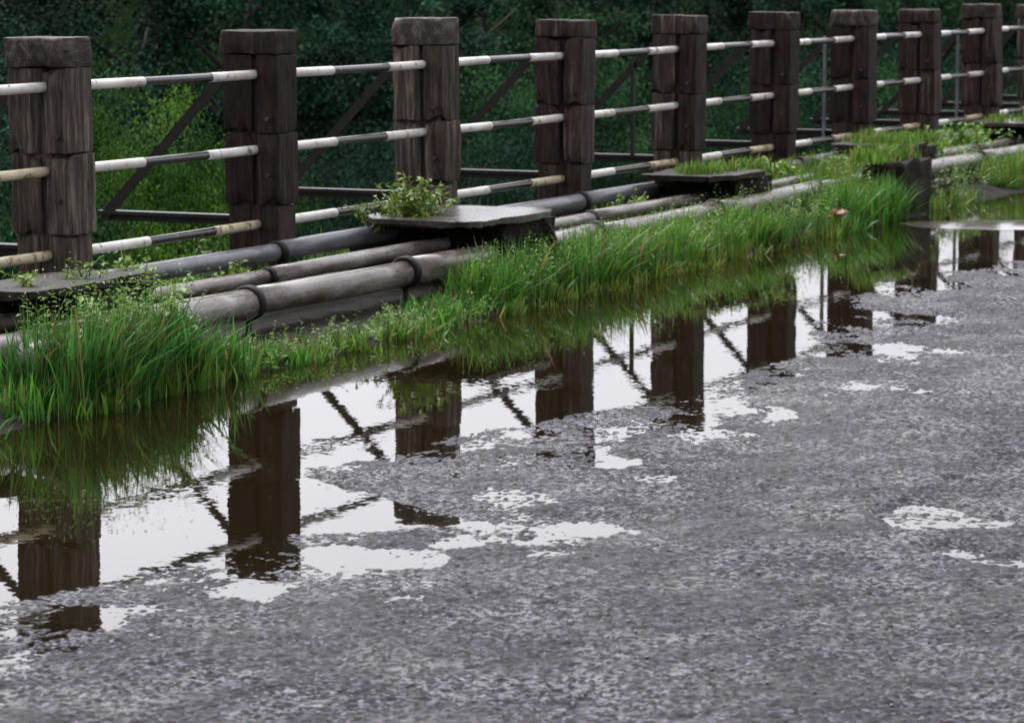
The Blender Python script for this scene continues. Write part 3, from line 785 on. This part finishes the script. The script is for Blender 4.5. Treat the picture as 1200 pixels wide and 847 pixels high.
weed(-0.80, 0.97, 0.05, 0.50, 0.17, 26, 18, 0.05, 'tall bright weed rising above the tall grass in the foreground', 3, hi=(0.2, 0.36, 0.04))
weed(-1.15, 0.98, 0.05, 0.46, 0.16, 22, 16, 0.05, 'bushy weed among the tall grass below the nearest post', 4, hi=(0.2, 0.36, 0.04))
weed(-0.80, 0.66, 0.40, 0.10, 0.07, 8, 7, 0.035, 'little weed growing on the narrow dark cover near the nearest post', 5)
weed(-1.15, 0.62, 0.40, 0.09, 0.07, 8, 7, 0.035, 'tiny weed on the front edge of the leftmost concrete cover', 6)
weed(0.85, 0.42, 0.20, 0.16, 0.08, 9, 8, 0.035, 'small weed poking up between the pipes', 7)
weed(5.55, 0.40, 0.18, 0.22, 0.14, 14, 10, 0.04, 'weed beside the foot of the fifth post', 8)
weed(7.05, 0.72, 0.36, 0.14, 0.16, 18, 12, 0.045, 'yellow-green weed spilling over the end of the middle concrete cover', 9)
weed(8.9, 0.6, 0.22, 0.26, 0.22, 20, 12, 0.05, 'weed tangle over the pipes before the seventh post', 10)
weed(11.0, 0.55, 0.25, 0.26, 0.22, 20, 12, 0.05, 'bright weed between the seventh and eighth posts', 11, hi=(0.22, 0.42, 0.04))
weed(12.2, 0.5, 0.28, 0.28, 0.22, 20, 12, 0.05, 'bright weed before the eighth post', 12, hi=(0.22, 0.42, 0.04))
weed(9.55, 0.98, -0.02, 0.34, 0.20, 22, 14, 0.055, 'dark leafy weed hanging in front of the overgrown concrete cover', 13, lo=(0.02, 0.035, 0.012), hi=(0.06, 0.09, 0.02))
weed(1.7, -0.25, 0.0, 0.40, 0.25, 16, 12, 0.05, 'weed behind the bluish pipe between the second and third posts', 14, lo=(0.03, 0.08, 0.015), hi=(0.10, 0.2, 0.03))

# overgrown block standing at the water's edge
bm = bmesh.new()
box_bm(bm, (0, 0, 0.0), (1, 1, 1))
bmesh.ops.subdivide_edges(bm, edges=bm.edges[:], cuts=9, use_grid_fill=True)
for v_ in bm.verts:
    p = v_.co * 2
    q = Vector((p.x * math.sqrt(1 - p.y ** 2 / 4 - p.z ** 2 / 4), p.y * math.sqrt(1 - p.x ** 2 / 4 - p.z ** 2 / 4), p.z * math.sqrt(1 - p.x ** 2 / 4 - p.y ** 2 / 4)))
    q = p.lerp(q, 0.35)
    nz = float(fbm(np.array([q.x * 1.3 + q.z]), np.array([q.y * 1.3 - q.z * 0.7]), 1.6, 33, 3)[0])
    v_.co = Vector((q.x * 0.34, q.y * 0.15, q.z * 0.22 + 0.15)) * (1 + 0.10 * nz)
o = mesh_bm('mossy_block', bm, M['soil'], smooth=True); o.location = W(8.75, 1.03, 0.0); o.rotation_euler[2] = ANG
tag(o, 'dark overgrown block standing at the puddle edge below the seventh post', 'block')

# rust-red leaves lying in the grass
root = empty('fallen_leaf_cluster', W(7.0, 1.16, 0.02)); tag(root, 'clump of orange-red fallen leaves at the puddle edge', 'leaves')
for i in range(7):
    bm = bmesh.new()
    r_ = random.Random(i)
    L = r_.uniform(.07, .11)
    prof = [(0, 0), (.25, .32), (.55, .38), (.8, .22), (1, 0)]
    up_ = [bm.verts.new((x_ * L, y_ * L * .8, 0.02 * math.sin(3 * x_))) for x_, y_ in prof]
    dn = [bm.verts.new((x_ * L, -y_ * L * .8, 0.02 * math.sin(3 * x_))) for x_, y_ in prof[1:-1]]
    mid = [bm.verts.new((x_ * L, 0, -0.008 + 0.02 * math.sin(3 * x_))) for x_, y_ in prof[1:-1]]
    A = [up_[0]] + mid + [up_[-1]]
    for ed in (up_, [up_[0]] + dn + [up_[-1]]):
        for q in range(4):
            vs_ = []
            for v_ in (A[q], A[q + 1], ed[q + 1], ed[q]):
                if v_ not in vs_: vs_.append(v_)
            bm.faces.new(vs_)
    o = mesh_bm('leaf', bm, M['red_leaf'], root)
    o.location = (r_.uniform(-.05, .05), r_.uniform(-.05, .05), r_.uniform(0.02, .10)); o.rotation_euler = (r_.uniform(-.6, .6), r_.uniform(-1.2, 0), r_.uniform(0, 6))

# ================================================================== TREES AND SHRUBS BEYOND THE RAILING
def crown_mesh(name, rx, rz, nclump, nleaf, leaf, lo, hi, seed, cr=0.36):
    g = np.random.default_rng(seed)
    # clumps spread through an ellipsoid of unit height 1 (base at 0), mostly near its skin
    d = g.normal(0, 1, (nclump, 3)); d /= np.linalg.norm(d, axis=1)[:, None]
    rad = g.uniform(0.35, 1.0, nclump) ** 0.6
    c = d * rad[:, None] * np.array((rx, rx, rz)) * (1 + 0.18 * g.normal(0, 1, (nclump, 1)))
    c[:, 2] += rz
    ci = g.integers(0, nclump, nleaf)
    crs = g.uniform(0.6, 1.3, nclump)[ci] * cr
    off = g.normal(0, 1, (nleaf, 3)) * crs[:, None] * np.array((.6, .6, .38))
    p = c[ci] + off
    p[:, 2] = np.maximum(p[:, 2], 0.02)
    cl = g.uniform(0, 1, nclump)[ci]
    mf = np.clip(cl ** 2.2 * .85 + g.uniform(0, .15, nleaf), 0, 1)[:, None]
    cc = np.array(lo) * (1 - mf) + np.array(hi) * mf
    v, f, c_ = leaf_arrays(p, g.uniform(0, 6.28, nleaf), g.normal(-0.1, .5, nleaf), leaf * g.uniform(.6, 1.3, nleaf), leaf * g.uniform(.4, .7, nleaf), cc, g)
    v[:, 2] *= 1.0 / np.percentile(v[:, 2], 99.3)      # unit height
    o = mesh_np(name, v, f, M['tree_leaf'], colors=c_)
    me = o.data; bpy.data.objects.remove(o)
    return me

def trunk_mesh(h, r, seed, limbs=7):
    g = random.Random(seed)
    bm = bmesh.new()
    pts = [(g.uniform(-.05, .05) * i, g.uniform(-.05, .05) * i, h * i / 5 - 0.15) for i in range(6)]
    tube_path(bm, pts, [r * (1 - 0.15 * i) for i in range(6)], 10)
    for i in range(limbs):
        f = g.uniform(0.3, 0.9); az = g.uniform(0, 6.28); L = h * g.uniform(.25, .45)
        b0 = Vector(pts[int(f * 5)])
        p = [b0 + Vector((math.cos(az) * L * q, math.sin(az) * L * q, L * q * 0.8 + 0.1 * q * q)) for q in (0, .4, .75, 1)]
        tube_path(bm, p, [r * .45, r * .33, r * .2, r * .08], 7)
    me = bpy.data.meshes.new('trunk'); bmesh.ops.recalc_face_normals(bm, faces=bm.faces); bm.to_mesh(me); bm.free(); me.materials.append(M['bark'])
    return me

DK = ((0.002, 0.008, 0.0045), (0.026, 0.092, 0.048))
MD = ((0.004, 0.015, 0.007), (0.060, 0.165, 0.060))
LT = ((0.012, 0.05, 0.010), (0.15, 0.30, 0.04))
CR = {'dark': [crown_mesh('crown', 1.9, 2.6, 85, 17000, 0.10, *DK, 1), crown_mesh('crown', 1.7, 3.0, 85, 17000, 0.095, *DK, 2)],
      'mid': [crown_mesh('crown', 1.9, 2.6, 85, 18000, 0.10, *MD, 3), crown_mesh('crown', 2.1, 2.4, 85, 18000, 0.095, *MD, 4)]}
TR = [trunk_mesh(4.2, 0.13, 1), trunk_mesh(4.4, 0.16, 2), trunk_mesh(4.0, 0.11, 3)]
SH = {'dark': [crown_mesh('foliage', 1.0, 0.8, 80, 22000, 0.036, *DK, 11, .28), crown_mesh('foliage', 1.1, 0.7, 80, 22000, 0.034, *DK, 12, .28)],
      'mid': [crown_mesh('foliage', 1.0, 0.8, 60, 26000, 0.032, *MD, 13, .22)],
      'light': [crown_mesh('foliage', 1.0, 0.8, 60, 30000, 0.03, *LT, 14, .2), crown_mesh('foliage', 1.0, 0.8, 60, 30000, 0.03, *LT, 15, .2)]}
SS_ = [trunk_mesh(1.1, 0.04, 5, 9)]

def ray_at(px, t):
    """the point on the line t where the bearing of photo column px crosses it"""
    mm = (px - 600) / 3600.0
    y_ = (t + P0[0] * N[0] + P0[1] * N[1]) / (mm * N[0] + N[1])
    return mm * y_, y_

def tree(px, t, elev, kind, i, label):
    x_, y_ = ray_at(px, t)
    gz = ground_z(t) - 0.1
    top = y_ * math.tan(R(elev)) - EYE        # elev: how high its reflection stands in the puddle
    root = empty('broadleaf_tree', (x_, y_, gz), random.Random(i).uniform(0, 6.28))
    tag(root, label, 'tree', 'trees beyond the railing')
    sc_ = (top - gz) / 5.5
    tr_ = bpy.data.objects.new('trunk', TR[i % 3]); link(tr_, root); tr_.scale = (sc_,) * 3
    cr_ = bpy.data.objects.new('crown', CR[kind][i % 2]); link(cr_, root)
    wv = sc_ * random.Random(i + 50).uniform(0.85, 1.15); cr_.scale = (wv, wv, top - gz)
def shrub(px, t, h, kind, i, label, wide=1.0):
    x_, y_ = ray_at(px, t)
    gz = ground_z(t) - 0.05
    root = empty('shrub', (x_, y_, gz), random.Random(i * 3 + 1).uniform(0, 6.28))
    tag(root, label, 'shrub', 'shrubs on the bank beyond the railing')
    lst = SH[kind]
    st_ = bpy.data.objects.new('stem', SS_[0]); link(st_, root); st_.scale = (h / 1.7,) * 3
    f_ = bpy.data.objects.new('foliage', lst[i % len(lst)]); link(f_, root); f_.scale = (h / 1.6 * wide, h / 1.6 * wide, h)

trees = [(-160, -13, 6.0, 'dark'), (-20, -15, 6.3, 'dark'), (60, -12, 5.8, 'dark'), (170, -14, 6.4, 'mid'), (290, -12.5, 5.9, 'dark'), (390, -14, 5.6, 'dark'),
         (480, -12, 5.2, 'dark'), (570, -13.5, 5.0, 'mid'), (650, -12, 5.0, 'mid'), (725, -13.5, 4.9, 'dark'), (790, -12, 4.7, 'dark'), (860, -13, 4.8, 'mid'),
         (930, -11.5, 4.5, 'dark'), (1010, -12.5, 5.0, 'dark'), (1080, -11, 4.9, 'mid'), (1160, -12, 5.0, 'dark'), (1230, -11, 4.8, 'dark'), (1320, -12, 4.8, 'dark'), (1420, -11, 4.8, 'mid')]
where = ['off the left edge', 'behind the left end of the railing', 'behind the nearest post', 'with mid green leaves between the first and second posts', 'behind the second post', 'between the second and third posts',
         'behind the third post', 'with mid green leaves between the third and fourth posts', 'with mid green leaves behind the fourth post', 'between the fourth and fifth posts', 'behind the fifth post', 'with mid green leaves between the fifth and sixth posts',
         'behind the sixth post', 'behind the seventh post', 'with mid green leaves behind the eighth post', 'behind the ninth post', 'at the right end of the railing', 'off the right edge', 'with mid green leaves, off the right edge']
for i, ((px, t, el, kd), wh) in enumerate(zip(trees, where)):
    tree(px, t, el, kd, i, 'dark leafy tree ' + wh)
shrubs = [(-120, -4.5, 2.6, 'mid'), (5, -4.6, 2.3, 'mid'), (150, -4.6, 2.75, 'light'), (238, -5.0, 2.6, 'light'), (255, -5.5, 1.9, 'mid'), (70, -8, 2.9, 'dark'), (400, -9, 1.5, 'dark'),
          (445, -8, 2.0, 'dark'), (575, -7.5, 2.7, 'mid'), (625, -6, 2.0, 'dark'), (725, -7.5, 2.6, 'mid'), (750, -5.0, 2.1, 'mid'), (850, -6.5, 2.6, 'mid'), (945, -6, 2.5, 'dark'), (1040, -6, 2.5, 'mid'),
          (1120, -5.5, 2.4, 'dark'), (1180, -5.5, 2.4, 'dark'), (1280, -5, 2.3, 'mid')]
swhere = ['off the left edge', 'at the left edge behind the nearest post', 'bright yellow-green, just right of the nearest post', 'yellow-green, just left of the second post', 'low, under the middle rail left of the second post', 'dark, directly behind the nearest post', 'dark, right of the second post',
          'dark, left of the third post', 'right of the third post', 'dark and low, left of the fourth post', 'right of the fourth post', 'low, left of the fifth post', 'between the fifth and sixth posts', 'dark, right of the sixth post', 'between the seventh and eighth posts',
          'dark, right of the eighth post', 'dark, right of the ninth post', 'off the right edge']
for i, ((px, t, h, kd), wh) in enumerate(zip(shrubs, swhere)):
    shrub(px, t, h, kd, i, 'leafy shrub on the bank, ' + wh, {'light': 0.52, 'mid': 0.62, 'dark': 0.9}[kd])

# ================================================================== LOOSE GRIT ON THE ROAD
g = np.random.default_rng(77)
ico = bmesh.new(); bmesh.ops.create_icosphere(ico, subdivisions=1, radius=1.0)
iv = np.array([v_.co[:] for v_ in ico.verts]); ifc = np.array([[v_.index for v_ in f_.verts] for f_ in ico.faces]); ico.free()
n = 900
gy = g.uniform(6.0, 15.0, n); gx = g.uniform(-0.17, 0.19, n) * gy
gz, gs, gt = road_height(gx, gy)
ok = gz > 0.002
gx, gy, gz = gx[ok], gy[ok], gz[ok]; n = len(gx)
sz = g.uniform(0.0025, 0.0055, n)
vv = iv[None] * (sz[:, None, None] * g.uniform(0.6, 1.2, (n, 1, 3)) * np.array((1, 1, 0.6))) + g.normal(0, 0.12, (n, len(iv), 3)) * sz[:, None, None]
vv = vv + np.stack([gx, gy, gz + sz * 0.35], 1)[:, None, :]
ff = (ifc[None] + (np.arange(n) * len(iv))[:, None, None]).reshape(-1, 3)
M['grit'] = make_rough('grit_stone', [(0.3, (0.08, 0.075, 0.08)), (0.6, (0.20, 0.19, 0.20)), (0.8, (0.42, 0.41, 0.42))], nscale=25, fine=120, rough=(0.4, 0.8), bstr=0.2, bdist=0.001)
o = mesh_np('loose_grit', vv.reshape(-1, 3), ff, M['grit'])
o['kind'] = 'stuff'; tag(o, 'fine loose grit scattered over the wet asphalt', 'grit')
